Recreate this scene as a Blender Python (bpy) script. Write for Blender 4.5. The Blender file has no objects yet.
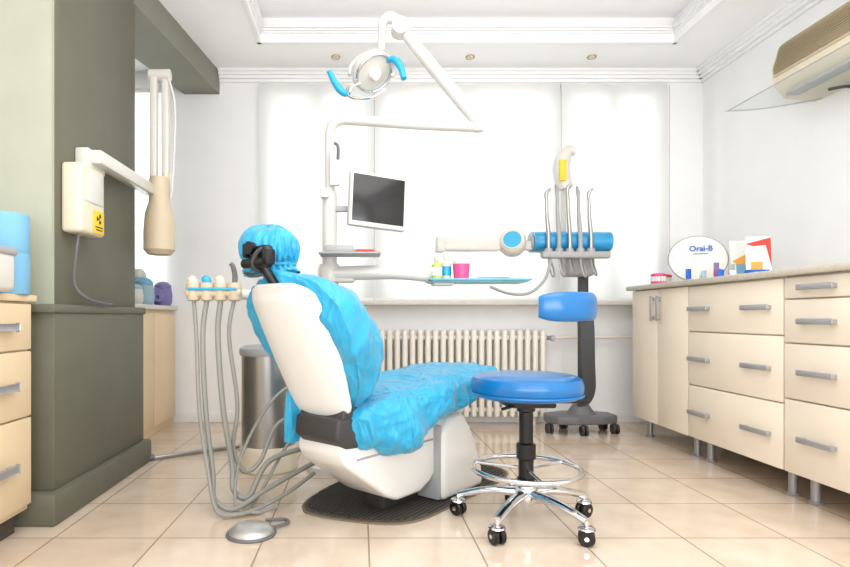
import bpy, bmesh, math, random
from mathutils import Vector, Matrix, noise
random.seed(4)
sc=bpy.context.scene
sc.view_settings.view_transform='Standard'
COL=sc.collection
rad=math.radians
# ---------------------------------------------------------------- materials
def lin(c): return tuple((x/12.92 if x<=.04045 else ((x+.055)/1.055)**2.4) for x in c)
def mat(name,c,rough=.5,metal=0,vary=.04,nscale=6,bump=0,bscale=40,trans=0,alpha=1,coat=0,c2=None):
    m=bpy.data.materials.new(name); m.use_nodes=True; nt=m.node_tree; b=nt.nodes['Principled BSDF']
    c=lin(c); tc=nt.nodes.new('ShaderNodeTexCoord')
    n=nt.nodes.new('ShaderNodeTexNoise'); n.inputs['Scale'].default_value=nscale; n.inputs['Detail'].default_value=4
    nt.links.new(tc.outputs['Object'],n.inputs['Vector'])
    r=nt.nodes.new('ShaderNodeValToRGB'); r.color_ramp.elements[0].position=.3; r.color_ramp.elements[1].position=.7
    lo=tuple(x*(1-vary) for x in c) if c2 is None else lin(c2)
    r.color_ramp.elements[0].color=(*lo,1); r.color_ramp.elements[1].color=(*[min(1,x*(1+vary*.5)) for x in c],1)
    nt.links.new(n.outputs['Fac'],r.inputs['Fac']); nt.links.new(r.outputs['Color'],b.inputs['Base Color'])
    b.inputs['Roughness'].default_value=rough; b.inputs['Metallic'].default_value=metal
    b.inputs['Transmission Weight'].default_value=trans; b.inputs['Alpha'].default_value=alpha; b.inputs['Coat Weight'].default_value=coat
    if bump:
        n2=nt.nodes.new('ShaderNodeTexNoise'); n2.inputs['Scale'].default_value=bscale; n2.inputs['Detail'].default_value=6
        nt.links.new(tc.outputs['Object'],n2.inputs['Vector'])
        bp=nt.nodes.new('ShaderNodeBump'); bp.inputs['Strength'].default_value=bump; bp.inputs['Distance'].default_value=.02
        nt.links.new(n2.outputs['Fac'],bp.inputs['Height']); nt.links.new(bp.outputs['Normal'],b.inputs['Normal'])
    return m
M={}
M['wall']=mat('white_paint',(.94,.94,.94),.8,bump=.05,bscale=60,vary=.02)
M['ceil']=mat('ceiling_paint',(.97,.97,.975),.8,vary=.01)
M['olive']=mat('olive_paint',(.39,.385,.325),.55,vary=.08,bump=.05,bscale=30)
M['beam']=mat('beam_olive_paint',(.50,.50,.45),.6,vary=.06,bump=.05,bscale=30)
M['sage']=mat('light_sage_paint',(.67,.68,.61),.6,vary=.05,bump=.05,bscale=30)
M['cream']=mat('cream_laminate',(.94,.89,.815),.4,vary=.03,nscale=3)
M['cream2']=mat('tan_laminate',(.89,.80,.66),.45,vary=.05,nscale=3)
M['gap']=mat('dark_gap',(.30,.27,.23),.8)
M['worktop']=mat('beige_worktop',(.75,.72,.66),.3,vary=.08,nscale=50)
M['sillm']=mat('marble_sill',(.82,.81,.79),.35,vary=.08,nscale=9)
M['white']=mat('white_plastic',(.82,.81,.78),.3,vary=.02,coat=.2)
M['shell']=mat('white_chair_plastic',(.90,.895,.88),.3,vary=.02,coat=.2)
M['ivory']=mat('ivory_plastic',(.86,.82,.73),.4,vary=.03)
M['beige']=mat('beige_plastic',(.78,.715,.61),.45,vary=.04)
M['grey']=mat('grey_plastic',(.40,.40,.41),.45)
M['lgrey']=mat('light_grey_plastic',(.64,.64,.64),.4)
M['dark']=mat('dark_grey_plastic',(.22,.21,.21),.5)
M['black']=mat('black_plastic',(.045,.045,.05),.35)
M['screen']=mat('black_screen',(.08,.08,.085),.2,vary=.02)
M['rubber']=mat('black_rubber',(.18,.17,.16),.7)
M['matm']=mat('brown_rubber_mat',(.31,.28,.25),.75,vary=.12,nscale=30)
M['matedge']=mat('mat_border',(.48,.43,.35),.7)
M['chrome']=mat('chrome',(.86,.86,.87),.08,1,vary=.02)
M['steel']=mat('brushed_steel',(.70,.69,.68),.3,.9,vary=.12,nscale=4)
M['palemetal']=mat('pale_satin_metal',(.78,.78,.77),.3,.6,vary=.05)
M['alu']=mat('satin_aluminium',(.66,.66,.675),.35,.5)
M['stoolblue']=mat('blue_vinyl',(.0,.41,.67),.3,vary=.06,coat=.25)
M['unitblue']=mat('blue_film_wrap',(.14,.58,.79),.22,vary=.12,nscale=14,coat=.4)
M['aqua']=mat('aqua_plastic',(.13,.63,.80),.3)
M['aquatray']=mat('aqua_tray',(.48,.79,.86),.25,trans=.3)
M['pink']=mat('pink_plastic',(.86,.30,.54),.4)
M['purple']=mat('purple_plastic',(.47,.44,.65),.5)
M['teal']=mat('grey_teal_plastic',(.58,.69,.74),.5)
M['lblue']=mat('pale_blue_paper',(.46,.68,.81),.8,vary=.05)
M['bluec']=mat('blue_card',(.08,.38,.78),.5)
M['red']=mat('red_card',(.84,.22,.16),.5)
M['orange']=mat('orange_card',(.93,.66,.28),.5)
M['yellow']=mat('yellow_label',(.93,.77,.12),.5)
M['green']=mat('green_liquid',(.70,.78,.42),.3)
M['hose']=mat('grey_hose',(.58,.575,.55),.5,vary=.06)
M['paper']=mat('paper_card',(.93,.92,.89),.7)
M['tangrille']=mat('tan_grille',(.64,.58,.46),.6)
M['brass']=mat('satin_brass',(.75,.68,.52),.3,.8)
M['rad']=mat('radiator_enamel',(.92,.90,.86),.4,vary=.02)
M['alabel']=mat('printed_black',(.05,.05,.05),.6)
# crumpled thin film cover
m=mat('blue_nonwoven_cover',(.16,.65,.82),.42,vary=.03,nscale=6); M['cover']=m
nt=m.node_tree; b=nt.nodes['Principled BSDF']; tc=[n for n in nt.nodes if n.type=='TEX_COORD'][0]
b.inputs['Sheen Weight'].default_value=.2
wn=nt.nodes.new('ShaderNodeTexNoise'); wn.inputs['Scale'].default_value=3.5; wn.inputs['Detail'].default_value=2
wa=nt.nodes.new('ShaderNodeVectorMath'); wa.operation='SCALE'; wa.inputs['Scale'].default_value=.30
wb=nt.nodes.new('ShaderNodeVectorMath'); wb.operation='ADD'
nt.links.new(tc.outputs['Object'],wn.inputs['Vector']); nt.links.new(wn.outputs['Color'],wa.inputs[0]); nt.links.new(tc.outputs['Object'],wb.inputs[0]); nt.links.new(wa.outputs[0],wb.inputs[1])
last=None
for s_,st_,ds,rot in ((8,.40,.04,(.4,.3,.2)),(19,.45,.018,(.9,.1,.7)),(42,.35,.007,(.2,.8,1.3))):
    n2=nt.nodes.new('ShaderNodeTexVoronoi'); n2.inputs['Scale'].default_value=s_
    mp=nt.nodes.new('ShaderNodeMapping'); mp.inputs['Scale'].default_value=(1.6,1,.35); mp.inputs['Rotation'].default_value=rot
    nt.links.new(wb.outputs[0],mp.inputs[0]); nt.links.new(mp.outputs[0],n2.inputs['Vector'])
    bp=nt.nodes.new('ShaderNodeBump'); bp.inputs['Strength'].default_value=st_; bp.inputs['Distance'].default_value=ds
    nt.links.new(n2.outputs['Distance'],bp.inputs['Height'])
    if last: nt.links.new(last.outputs[0],bp.inputs['Normal'])
    last=bp
nt.links.new(last.outputs[0],b.inputs['Normal'])
tl=nt.nodes.new('ShaderNodeBsdfTranslucent'); tl.inputs[0].default_value=(*lin((.25,.78,.92)),1); mx=nt.nodes.new('ShaderNodeMixShader'); mx.inputs[0].default_value=.12
out=[n for n in nt.nodes if n.type=='OUTPUT_MATERIAL'][0]; nt.links.new(b.outputs[0],mx.inputs[1]); nt.links.new(tl.outputs[0],mx.inputs[2]); nt.links.new(mx.outputs[0],out.inputs[0])
# clear acrylic
g=bpy.data.materials.new('clear_acrylic'); g.use_nodes=True; nt=g.node_tree; nt.nodes.clear()
o=nt.nodes.new('ShaderNodeOutputMaterial'); mx=nt.nodes.new('ShaderNodeMixShader'); tr=nt.nodes.new('ShaderNodeBsdfTransparent'); gl=nt.nodes.new('ShaderNodeBsdfGlossy')
gl.inputs['Roughness'].default_value=.05; tr.inputs[0].default_value=(.96,.975,.97,1); mx.inputs[0].default_value=.1
nt.links.new(tr.outputs[0],mx.inputs[1]); nt.links.new(gl.outputs[0],mx.inputs[2]); nt.links.new(mx.outputs[0],o.inputs[0]); M['glass']=g
# translucent blind
g=bpy.data.materials.new('roller_blind_fabric'); g.use_nodes=True; nt=g.node_tree; nt.nodes.clear()
o=nt.nodes.new('ShaderNodeOutputMaterial'); mx=nt.nodes.new('ShaderNodeMixShader'); df=nt.nodes.new('ShaderNodeBsdfDiffuse'); tl=nt.nodes.new('ShaderNodeBsdfTranslucent')
tc=nt.nodes.new('ShaderNodeTexCoord'); nz=nt.nodes.new('ShaderNodeTexNoise'); nz.inputs['Scale'].default_value=1.5
rp=nt.nodes.new('ShaderNodeValToRGB'); rp.color_ramp.elements[0].color=(.74,.74,.73,1); rp.color_ramp.elements[1].color=(.86,.86,.85,1)
nt.links.new(tc.outputs['Object'],nz.inputs['Vector']); nt.links.new(nz.outputs['Fac'],rp.inputs['Fac'])
nt.links.new(rp.outputs[0],df.inputs[0]); nt.links.new(rp.outputs[0],tl.inputs[0]); mx.inputs[0].default_value=.45
nt.links.new(df.outputs[0],mx.inputs[1]); nt.links.new(tl.outputs[0],mx.inputs[2]); nt.links.new(mx.outputs[0],o.inputs[0]); M['blind']=g
# tiles
g=bpy.data.materials.new('beige_floor_tiles'); g.use_nodes=True; nt=g.node_tree; b=nt.nodes['Principled BSDF']
tc=nt.nodes.new('ShaderNodeTexCoord'); mp=nt.nodes.new('ShaderNodeMapping'); mp.inputs['Location'].default_value=(-.06,-.03,0)
br=nt.nodes.new('ShaderNodeTexBrick'); br.offset=0; br.inputs['Scale'].default_value=1; br.inputs['Brick Width'].default_value=.37; br.inputs['Row Height'].default_value=.37
br.inputs['Mortar Size'].default_value=.003; br.inputs['Mortar Smooth'].default_value=.1
br.inputs['Color1'].default_value=(*lin((.865,.80,.725)),1); br.inputs['Color2'].default_value=(*lin((.845,.77,.69)),1); br.inputs['Mortar'].default_value=(*lin((.62,.54,.47)),1)
nz=nt.nodes.new('ShaderNodeTexNoise'); nz.inputs['Scale'].default_value=7; nz.inputs['Detail'].default_value=8
rp=nt.nodes.new('ShaderNodeValToRGB'); rp.color_ramp.elements[0].position=.3; rp.color_ramp.elements[1].position=.7; rp.color_ramp.elements[0].color=(.86,.83,.80,1); rp.color_ramp.elements[1].color=(1,1,1,1)
mm=nt.nodes.new('ShaderNodeMix'); mm.data_type='RGBA'; mm.blend_type='MULTIPLY'; mm.inputs[0].default_value=1
nt.links.new(tc.outputs['Object'],mp.inputs[0]); nt.links.new(mp.outputs[0],br.inputs['Vector']); nt.links.new(mp.outputs[0],nz.inputs['Vector'])
nt.links.new(nz.outputs['Fac'],rp.inputs[0]); nt.links.new(br.outputs['Color'],mm.inputs[6]); nt.links.new(rp.outputs[0],mm.inputs[7]); nt.links.new(mm.outputs[2],b.inputs['Base Color'])
bp=nt.nodes.new('ShaderNodeBump'); bp.invert=True; bp.inputs['Strength'].default_value=.4; bp.inputs['Distance'].default_value=.004; nt.links.new(br.outputs['Fac'],bp.inputs['Height']); nt.links.new(bp.outputs[0],b.inputs['Normal'])
b.inputs['Roughness'].default_value=.10; b.inputs['IOR'].default_value=1.6; M['tile']=g

# ---------------------------------------------------------------- builder
WL={}
def cr(pts,n):
    pts=[Vector(p) for p in pts]; out=[]
    if len(pts)==2: return pts
    P=[pts[0]*2-pts[1]]+pts+[pts[-1]*2-pts[-2]]
    for i in range(1,len(P)-2):
        a,b,c,d=P[i-1:i+3]
        for k in range(n):
            t=k/n
            out.append(.5*((2*b)+(c-a)*t+(2*a-5*b+4*c-d)*t*t+(3*b-a-3*c+d)*t**3))
    out.append(pts[-1]); return out
def ridge(q):
    n=noise.noise(q); return 1-min(1,math.sqrt(n*n+.002)*2.3)
class B:
    def __init__(s,T=None): s.bm=bmesh.new(); s.T=T
    def raw(s,vs,fs,mi=0):
        v=[s.bm.verts.new(p) for p in vs]
        for f in fs:
            try:
                fc=s.bm.faces.new([v[i] for i in f]); fc.material_index=mi
            except ValueError: pass
        return s
    def box(s,x0,x1,y0,y1,z0,z1,bev=0,mi=0,R=None,seg=2):
        t=bmesh.new(); bmesh.ops.create_cube(t,size=1)
        c=Vector(((x0+x1)/2,(y0+y1)/2,(z0+z1)/2)); d=(x1-x0,y1-y0,z1-z0)
        for v in t.verts: v.co=Vector((v.co.x*d[0],v.co.y*d[1],v.co.z*d[2]))
        if bev:
            bev=min(bev,min(abs(q) for q in d)*.49)
            bmesh.ops.bevel(t,geom=t.edges[:],offset=bev,segments=seg,affect='EDGES',profile=.5)
        for v in t.verts:
            v.co=(R@v.co if R else v.co)+c
        t.verts.index_update()
        s.raw([v.co.copy() for v in t.verts],[[v.index for v in f.verts] for f in t.faces],mi); t.free(); return s
    def loft(s,rings,mi=0,cap=True,closed=True):
        n=len(rings[0]); vs=[p for r in rings for p in r]; fs=[]
        for i in range(len(rings)-1):
            for j in range(n if closed else n-1):
                k=(j+1)%n; fs.append((i*n+j,i*n+k,(i+1)*n+k,(i+1)*n+j))
        if cap and closed: fs.append(tuple(range(n))[::-1]); fs.append(tuple((len(rings)-1)*n+j for j in range(n)))
        return s.raw(vs,fs,mi)
    def tube(s,pts,r,seg=12,n=6,mi=0,flat=1):
        if len(pts)==2: P=[Vector(p) for p in pts]; m=2
        else: P=cr(pts,n)
        m=len(P); rr=[]
        for i in range(m):
            t=i/(m-1)
            if isinstance(r,(list,tuple)):
                q=t*(len(r)-1); a=min(int(q),len(r)-2); rr.append(r[a]+(r[a+1]-r[a])*(q-a))
            else: rr.append(r)
        tan=[(P[min(i+1,m-1)]-P[max(i-1,0)]).normalized() for i in range(m)]
        up=Vector((0,0,1)) if abs(tan[0].z)<.9 else Vector((1,0,0))
        u=(up-tan[0]*up.dot(tan[0])).normalized(); rings=[]
        for i in range(m):
            u=(u-tan[i]*u.dot(tan[i])).normalized(); w=tan[i].cross(u)
            rings.append([P[i]+u*math.cos(2*math.pi*k/seg)*rr[i]*flat+w*math.sin(2*math.pi*k/seg)*rr[i] for k in range(seg)])
        return s.loft(rings,mi)
    def cyl(s,p0,p1,r0,r1=None,seg=24,mi=0): return s.tube([p0,p1],[r0,r0 if r1 is None else r1],seg=seg,mi=mi)
    def lathe(s,prof,c=(0,0,0),seg=32,mi=0,ax=None):
        c=Vector(c); Q=Matrix.Identity(3) if ax is None else Vector(ax).to_track_quat('Z','Y').to_matrix()
        return s.loft([[c+Q@Vector((max(r,1e-4)*math.cos(2*math.pi*k/seg),max(r,1e-4)*math.sin(2*math.pi*k/seg),z)) for k in range(seg)] for r,z in prof],mi)
    def torus(s,c,R,r,seg=48,mi=0,ax=None):
        c=Vector(c); Q=Matrix.Identity(3) if ax is None else Vector(ax).to_track_quat('Z','Y').to_matrix(); rings=[]
        for i in range(seg+1):
            a=2*math.pi*i/seg
            rings.append([c+Q@Vector(((R+r*math.cos(b))*math.cos(a),(R+r*math.cos(b))*math.sin(a),r*math.sin(b))) for b in [2*math.pi*k/10 for k in range(10)]])
        return s.loft(rings,mi,cap=False)
    def prism(s,poly,d,axis,bev=0,mi=0):
        d=Vector(d); t=bmesh.new(); vs=[t.verts.new(p) for p in poly]; f=t.faces.new(vs)
        r=bmesh.ops.extrude_face_region(t,geom=[f]); bmesh.ops.translate(t,vec=d,verts=[e for e in r['geom'] if isinstance(e,bmesh.types.BMVert)])
        if bev: bmesh.ops.bevel(t,geom=t.edges[:],offset=bev,segments=3,affect='EDGES',profile=.5)
        t.verts.index_update()
        s.raw([v.co.copy() for v in t.verts],[[v.index for v in f.verts] for f in t.faces],mi); t.free(); return s
    def wrinkle(s,amp,scl,seed=0,an=(1,1,1)):
        bm=s.bm; bmesh.ops.recalc_face_normals(bm,faces=bm.faces); bm.normal_update(); off=Vector((seed*3.1,seed*1.7,seed))
        new=[]
        for v in bm.verts:
            q=Vector((v.co.x*an[0],v.co.y*an[1],v.co.z*an[2]))*scl+off
            q=q+noise.noise_vector(q*.5)*.7
            h=amp*(ridge(q)-.45)+amp*.35*(ridge(q*1.9+Vector((7,3,1)))-.45)
            new.append(v.co+v.normal*h)
        for v,p in zip(bm.verts,new): v.co=p
        return s
    def done(s,name,mats,parent=None,label=None,category=None,kind=None,group=None,ang=38,fn=None):
        bm=s.bm
        if fn:
            for v in bm.verts: v.co=fn(v.co)
        if s.T is not None: bmesh.ops.transform(bm,matrix=s.T,verts=bm.verts)
        bmesh.ops.recalc_face_normals(bm,faces=bm.faces)
        for f in bm.faces: f.smooth=True
        lo=Vector([min(v.co[i] for v in bm.verts) for i in range(3)]); hi=Vector([max(v.co[i] for v in bm.verts) for i in range(3)])
        c=(lo+hi)/2; c.z=lo.z
        for v in bm.verts: v.co-=c
        me=bpy.data.meshes.new(name); bm.to_mesh(me); bm.free(); me.set_sharp_from_angle(angle=rad(ang))
        if not isinstance(mats,(list,tuple)): mats=[mats]
        for q in mats: me.materials.append(M[q])
        ob=bpy.data.objects.new(name,me); COL.objects.link(ob); fin(ob,c,parent,label,category,kind,group); return ob
def fin(ob,c,parent=None,label=None,category=None,kind=None,group=None):
    WL[ob.name]=Vector(c)
    if parent: ob.parent=parent; ob.location=Vector(c)-WL[parent.name]
    else: ob.location=c
    if label: ob['label']=label
    if category: ob['category']=category
    if kind: ob['kind']=kind
    if group: ob['group']=group
def top(name,loc,label,category,group=None):
    e=bpy.data.objects.new(name,None); e.empty_display_size=.1; COL.objects.link(e); fin(e,Vector(loc),None,label,category,None,group); return e
def txt(s,size,loc,rot,matn,parent,name='lettering',depth=.0006,scalex=1,off=.001):
    cu=bpy.data.curves.new('t','FONT'); cu.body=s; cu.size=size; cu.extrude=depth; cu.offset=off; cu.align_x='CENTER'; cu.align_y='CENTER'
    ob=bpy.data.objects.new('tmp',cu); COL.objects.link(ob); dg=bpy.context.evaluated_depsgraph_get()
    me=bpy.data.meshes.new_from_object(ob.evaluated_get(dg)); bpy.data.objects.remove(ob)
    R=rot.to_4x4()@Matrix.Diagonal((scalex,1,1,1)); me.transform(R); me.materials.clear(); me.materials.append(M[matn])
    o2=bpy.data.objects.new(name,me); COL.objects.link(o2); fin(o2,Vector(loc),parent); return o2

# ---------------------------------------------------------------- room
ZC=2.60
S=dict(kind='structure')
B().box(-2.7,2.64,-1.2,4.4,-.1,0).done('floor','tile',**S)
b=B()
ops=[(-2.45,-1.46),(-.70,.07),(.14,1.42),(1.50,2.20)]
xs=[-2.7]+[q for o in ops for q in o]+[2.64]
for i in range(0,len(xs),2): b.box(xs[i],xs[i+1],4.2,4.4,0,2.8)
for a,c in ops: b.box(a,c,4.2,4.4,0,.88); b.box(a,c,4.2,4.4,2.44,2.8)
b.done('wall_back','wall',**S)
B().box(2.54,2.64,-1.2,4.2,0,2.8).done('wall_right','wall',**S)
B().box(-2.7,-2.6,-1.2,4.2,0,2.8).done('wall_left','wall',**S)
# pillar
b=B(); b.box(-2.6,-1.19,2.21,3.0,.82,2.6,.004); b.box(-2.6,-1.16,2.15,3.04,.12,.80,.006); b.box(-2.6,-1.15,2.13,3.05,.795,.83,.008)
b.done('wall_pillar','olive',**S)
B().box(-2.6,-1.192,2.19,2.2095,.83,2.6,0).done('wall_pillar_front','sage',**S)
B().box(-2.6,-1.13,2.10,3.08,0,.12,.012).done('baseboard_pillar','olive',**S)
# beam
b=B(); pr=[(-1.20,2.9),(-1.04,4.2),(-1.30,4.2),(-1.60,2.9)]
b.prism([(x,y,2.43) for x,y in pr],(0,0,.2),None); b.done('trim_1','beam',**S)
# ceiling with raised tray
b=B(); OX0,OX1,OY=-.66,2.08,3.75; ZT=2.76
b.box(-2.7,OX0,-1.2,4.4,ZC,ZT+.02); b.box(OX1,2.64,-1.2,4.4,ZC,ZT+.02); b.box(OX0,OX1,OY,4.4,ZC,ZT+.02)
b.box(OX0,OX1,-1.2,OY,ZT,ZT+.02); b.done('ceiling','ceil',**S)
b=B()
for o,z0,z1 in [(.012,2.655,2.668),(.024,2.668,2.681),(.036,2.681,2.694)]:
    b.box(OX0-.0005,OX0+o,-1.2,OY-o,z0,z1,.003); b.box(OX1-o,OX1+.0005,-1.2,OY-o,z0,z1,.003); b.box(OX0,OX1,OY-o,OY+.0005,z0,z1,.003)
for o,z0,z1 in [(.022,2.594,2.601)]:
    b.box(OX0-o,OX0+.006,-1.2,OY+o,z0,z1,.003); b.box(OX1-.006,OX1+o,-1.2,OY+o,z0,z1,.003); b.box(OX0-o,OX1+o,OY-.006,OY+o,z0,z1,.003)
b.done('trim_2','ceil',**S)
b=B()
for o,z in [(.085,2.578),(.065,2.558),(.045,2.538),(.022,2.516)]:
    b.box(2.54-o,2.541,-1.2,4.2,z,z+.0225,.004); b.box(-1.04,2.54,4.2-o*.8,4.201,z,z+.0225,.004)
b.done('trim_3','ceil',**S)
B().box(-1.33,2.54,4.185,4.2,0,.08,.004).done('baseboard_back','wall',**S)
B().box(-.78,2.30,4.04,4.26,.865,.895,.006).done('trim_4','sillm',**S)
# windows
for i,(a,c) in enumerate(ops):
    b=B(); f=.05; z0,z1=.88,2.44; y0,y1=(4.28,4.34) if i==0 else (4.20,4.25)
    b.box(a,a+f,y0,y1,z0,z1); b.box(c-f,c,y0,y1,z0,z1); b.box(a,c,y0,y1,z0,z0+f); b.box(a,c,y0,y1,z1-f,z1)
    mid=(a+c)/2; b.box(mid-.03,mid+.03,y0,y1,z0,z1)
    b.box(a+.03,c-.03,y0+.02,y0+.026,z0+.03,z1-.03,mi=1)
    b.done('window_%d'%(i+1),['white','glass'],**S)
# roller blinds
for a,c in [(-.74,.10),(.112,1.455),(1.467,2.24)]:
    e=top('roller_blind',((a+c)/2,4.13,.90),'white translucent roller blind lowered over the window','roller blind','window roller blinds')
    b=B(); N=24; r=[]
    for zi in range(13):
        z=.91+(2.48-.91)*zi/12; r.append([Vector((a+(c-a)*k/N,4.125+.004*math.sin(k*.9+zi*.3),z)) for k in range(N+1)])
    b.loft(r,closed=False); b.done('fabric','blind',e)
    B().cyl((a,4.145,2.475),(c,4.145,2.475),.018).done('roller','paper',e)
    B().box(a,c,4.118,4.132,.895,.915,.005).done('bottom_bar','paper',e)
    B().cyl((c+.004,4.11,2.46),(c+.004,4.11,1.2),.002,seg=6).done('cord','lgrey',e)
b=B(); N=12
r=[[Vector((-2.42+.98*k/N,4.15+.004*math.sin(k),z)) for k in range(N+1)] for z in (.95,1.5,2.0,2.42)]
e=top('roller_blind',(-1.93,4.15,.95),'white translucent roller blind in the side bay','roller blind','window roller blinds')
b.loft(r,closed=False); b.done('fabric','blind',e)
B().cyl((-2.44,4.155,2.44),(-1.44,4.155,2.44),.02).done('roller','paper',e)
B().box(-2.42,-1.44,4.143,4.158,.93,.953,.005).done('bottom_bar','paper',e)
# downlights
for x in (-.17,.77,1.62):
    e=top('downlight',(x,3.96,2.597),'small brass recessed ceiling downlight','ceiling light','recessed downlights')
    B().lathe([(.018,0),(.03,-.004),(.032,0),(.032,.006),(.018,.006)],(x,3.96,2.594)).done('rim','brass',e)
    B().lathe([(.0,.001),(.02,-.001),(.02,.004),(0,.004)],(x,3.96,2.594)).done('lamp','paper',e)

# ---------------------------------------------------------------- right cabinets
XF=1.81
def hhandle(y0,y1,z,par,xf=XF,s=-1):
    b=B(); b.box(xf+s*.028,xf+s*.020,y0,y1,z-.012,z+.012,.004)
    for y in (y0+.018,y1-.018): b.box(min(xf,xf+s*.022),max(xf,xf+s*.022),y-.012,y+.012,z-.009,z+.009,.002)
    b.done('handle','alu',par,label='brushed aluminium bar handle')
def unit(y0,y1,kind,label,group='drawer units below the worktop'):
    e=top('base_cabinet',(2.17,(y0+y1)/2,0),label,'cabinet',group)
    B().box(XF+.02,2.52,y0+.003,y1-.003,.12,.953,.002).done('body',['cream'],e)
    for lx in (XF+.09,2.4):
        for ly in (y0+.06,y1-.06):
            B().lathe([(.024,0),(.026,.004),(.026,.012),(.018,.014),(.018,.1),(.026,.104),(.026,.125)],(lx,ly,0),16).done('leg','alu',e)
    if kind=='door':
        m_=(y0+y1)/2
        for a,c,hy in ((m_+.002,y1-.004,m_+.035),(y0+.004,m_-.002,m_-.035)):
            d=B().box(XF,XF+.018,a,c,.124,.948,.004).done('door','cream',e)
            b=B(); b.box(XF-.026,XF-.019,hy-.01,hy+.01,.755,.91,.003)
            for z in (.775,.89): b.box(XF-.02,XF,hy-.007,hy+.007,z-.01,z+.01,.002)
            b.done('handle','alu',d,label='brushed aluminium bar handle')
    else:
        zs=[.948]+kind+[.122]
        for k in range(len(zs)-1):
            d=B().box(XF,XF+.018,y0+.004,y1-.004,zs[k+1]+.003,zs[k]-.003,.004).done('drawer','cream',e)
            zc=(zs[k]+zs[k+1])/2
            hhandle(y1-.20,y1-.03,zc,d) if len(kind)==2 else hhandle(y1-.28,y1-.10,zc,d)
            if len(kind)==2: hhandle(y0+.06,y0+.24,zc,d)
            else: hhandle(y0+.08,y0+.26,zc,d)
unit(3.13,3.77,'door','cream laminate cabinet with two doors and bar handles')
unit(2.426,3.126,[.70,.41],'cream laminate cabinet with three deep drawers and bar handles')
unit(1.722,2.422,[.855,.67,.435],'cream laminate cabinet with four drawers and bar handles')
B().box(XF-.03,2.54,1.70,3.80,.953,.983,.008).done('worktop','worktop',label='long beige stone-look worktop over the cream cabinets',category='worktop')

# ---------------------------------------------------------------- things on the worktop
WZ=.983
e=top('display_sign',(2.06,3.44,WZ),'round white standing display sign with blue brand lettering','display sign')
ax=Vector((-.30,-1,.12)).normalized()
c=Vector((2.05,3.44,WZ+.148))
sq=lambda v:Vector((v.x,v.y,c.z+(v.z-c.z)*.88))
B().lathe([(0,-.008),(.157,-.008),(.163,0),(.157,.008),(0,.008)],c,48,ax=ax).done('disc','paper',e,fn=sq)
B().torus(c+ax*.004,.160,.005,ax=ax).done('rim','lgrey',e,fn=sq)
B().box(1.97,2.13,3.41,3.49,WZ,WZ+.014,.004).done('foot','white',e)
xx=Vector((0,0,1)).cross(ax).normalized(); yy=ax.cross(xx).normalized()
R=Matrix((xx,yy,ax)).transposed()
txt('Oral-B',.046,c+ax*.010+xx*.015+Vector((0,0,.062)),R,'bluec',e)
b=B(); b.box(-.04,.04,-.003,.003,-.0008,.0008); b.T=Matrix.Translation(c+ax*.010+xx*.015+Vector((0,0,.032)))@R.to_4x4(); b.done('underline','lblue',e)
def brochure(x,y,w,h,lean,mcol,lab,yaw=0.3):
    e=top('brochure',(x,y,WZ),lab,'brochure','brochures on the worktop')
    T=Matrix.Translation((x,y,WZ+.001))@Matrix.Rotation(yaw,4,'Z')@Matrix.Rotation(lean,4,'X')
    B(T).box(-w/2,w/2,-.002,.002,0,h).done('sheet','paper',e)
    b=B(T)
    if mcol=='red': b.prism([(-w*.5,-.0035,h*.84),(w*.5,-.0035,h*.97),(w*.5,-.0035,h*.30),(w*.30,-.0035,h*.80),(-w*.2,-.0035,h*.78)],(0,.0012,0),None)
    else: b.prism([(-w*.45,-.0035,h*.5),(w*.45,-.0035,h*.75),(w*.45,-.0035,h*.5),(w*.0,-.0035,h*.3)],(0,.0012,0),None)
    b.done('colour_panel',mcol,e)
    B(T).box(-w*.30,w*.15,-.0045,-.0022,h*.20,h*.42).done('picture_panel',"orange" if mcol=='red' else 'lblue',e)
    B(T).box(-w*.42,w*.05,-.0035,-.002,h*.06,h*.14).done('footer_panel','bluec',e)
brochure(2.235,3.29,.13,.25,-.2,'orange','upright white paper brochure with orange print',-.2)
brochure(2.205,3.13,.12,.245,-.12,'red','upright white paper brochure with red corner print',-.35)
for k,(x,y,h,r,mc,nm) in enumerate([(1.93,3.33,.08,.015,'bluec','blue'),(1.97,3.26,.10,.017,'paper','white'),(2.02,3.20,.07,.015,'red','red'),(2.06,3.14,.09,.016,'lgrey','grey'),(1.99,3.13,.06,.018,'bluec','blue'),(2.10,3.20,.08,.015,'aqua','aqua'),(1.94,3.20,.06,.014,'teal','grey-teal'),(2.05,3.26,.11,.014,'purple','purple'),(2.02,3.07,.05,.016,'paper','white')]):
    e=top('toothpaste_tube',(x,y,WZ),'small %s dental care tube standing on its cap'%nm,'tube','dental care tubes')
    B().lathe([(0,0),(r*.7,0),(r*.7,.02),(0,.02)],(x,y,WZ),16).done('cap','white' if mc!='paper' else 'bluec',e)
    rg=[]
    for t in range(6):
        q=t/5; rg.append([Vector((x+r*(1+q*.15)*math.cos(a),y+r*(1-q*.85)*math.sin(a),WZ+.02+(h-.02)*q)) for a in [2*math.pi*j/16 for j in range(16)]])
    B().loft(rg).done('body',mc,e)
for x,y,w,d,h,mc,l in [(2.13,3.04,.10,.05,.05,'bluec','small blue cardboard box beside the tubes'),(2.13,2.94,.12,.05,.025,'paper','flat white carton lying on the worktop'),(2.24,2.97,.07,.05,.045,'red','small red and white carton on the worktop')]:
    e=top('carton',(x,y,WZ),l,'box','small cartons on the worktop')
    B().box(x-w/2,x+w/2,y-d/2,y+d/2,WZ,WZ+h,.002).done('body',mc,e); B().box(x-w*.3,x+w*.3,y-d/2-.001,y-d/2,WZ+h*.25,WZ+h*.75).done('panel','paper' if mc!='paper' else 'aqua',e)
e=top('small_tray',(2.12,2.80,WZ),'small dark blue plastic tray holding wrapped items','tray')
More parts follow.
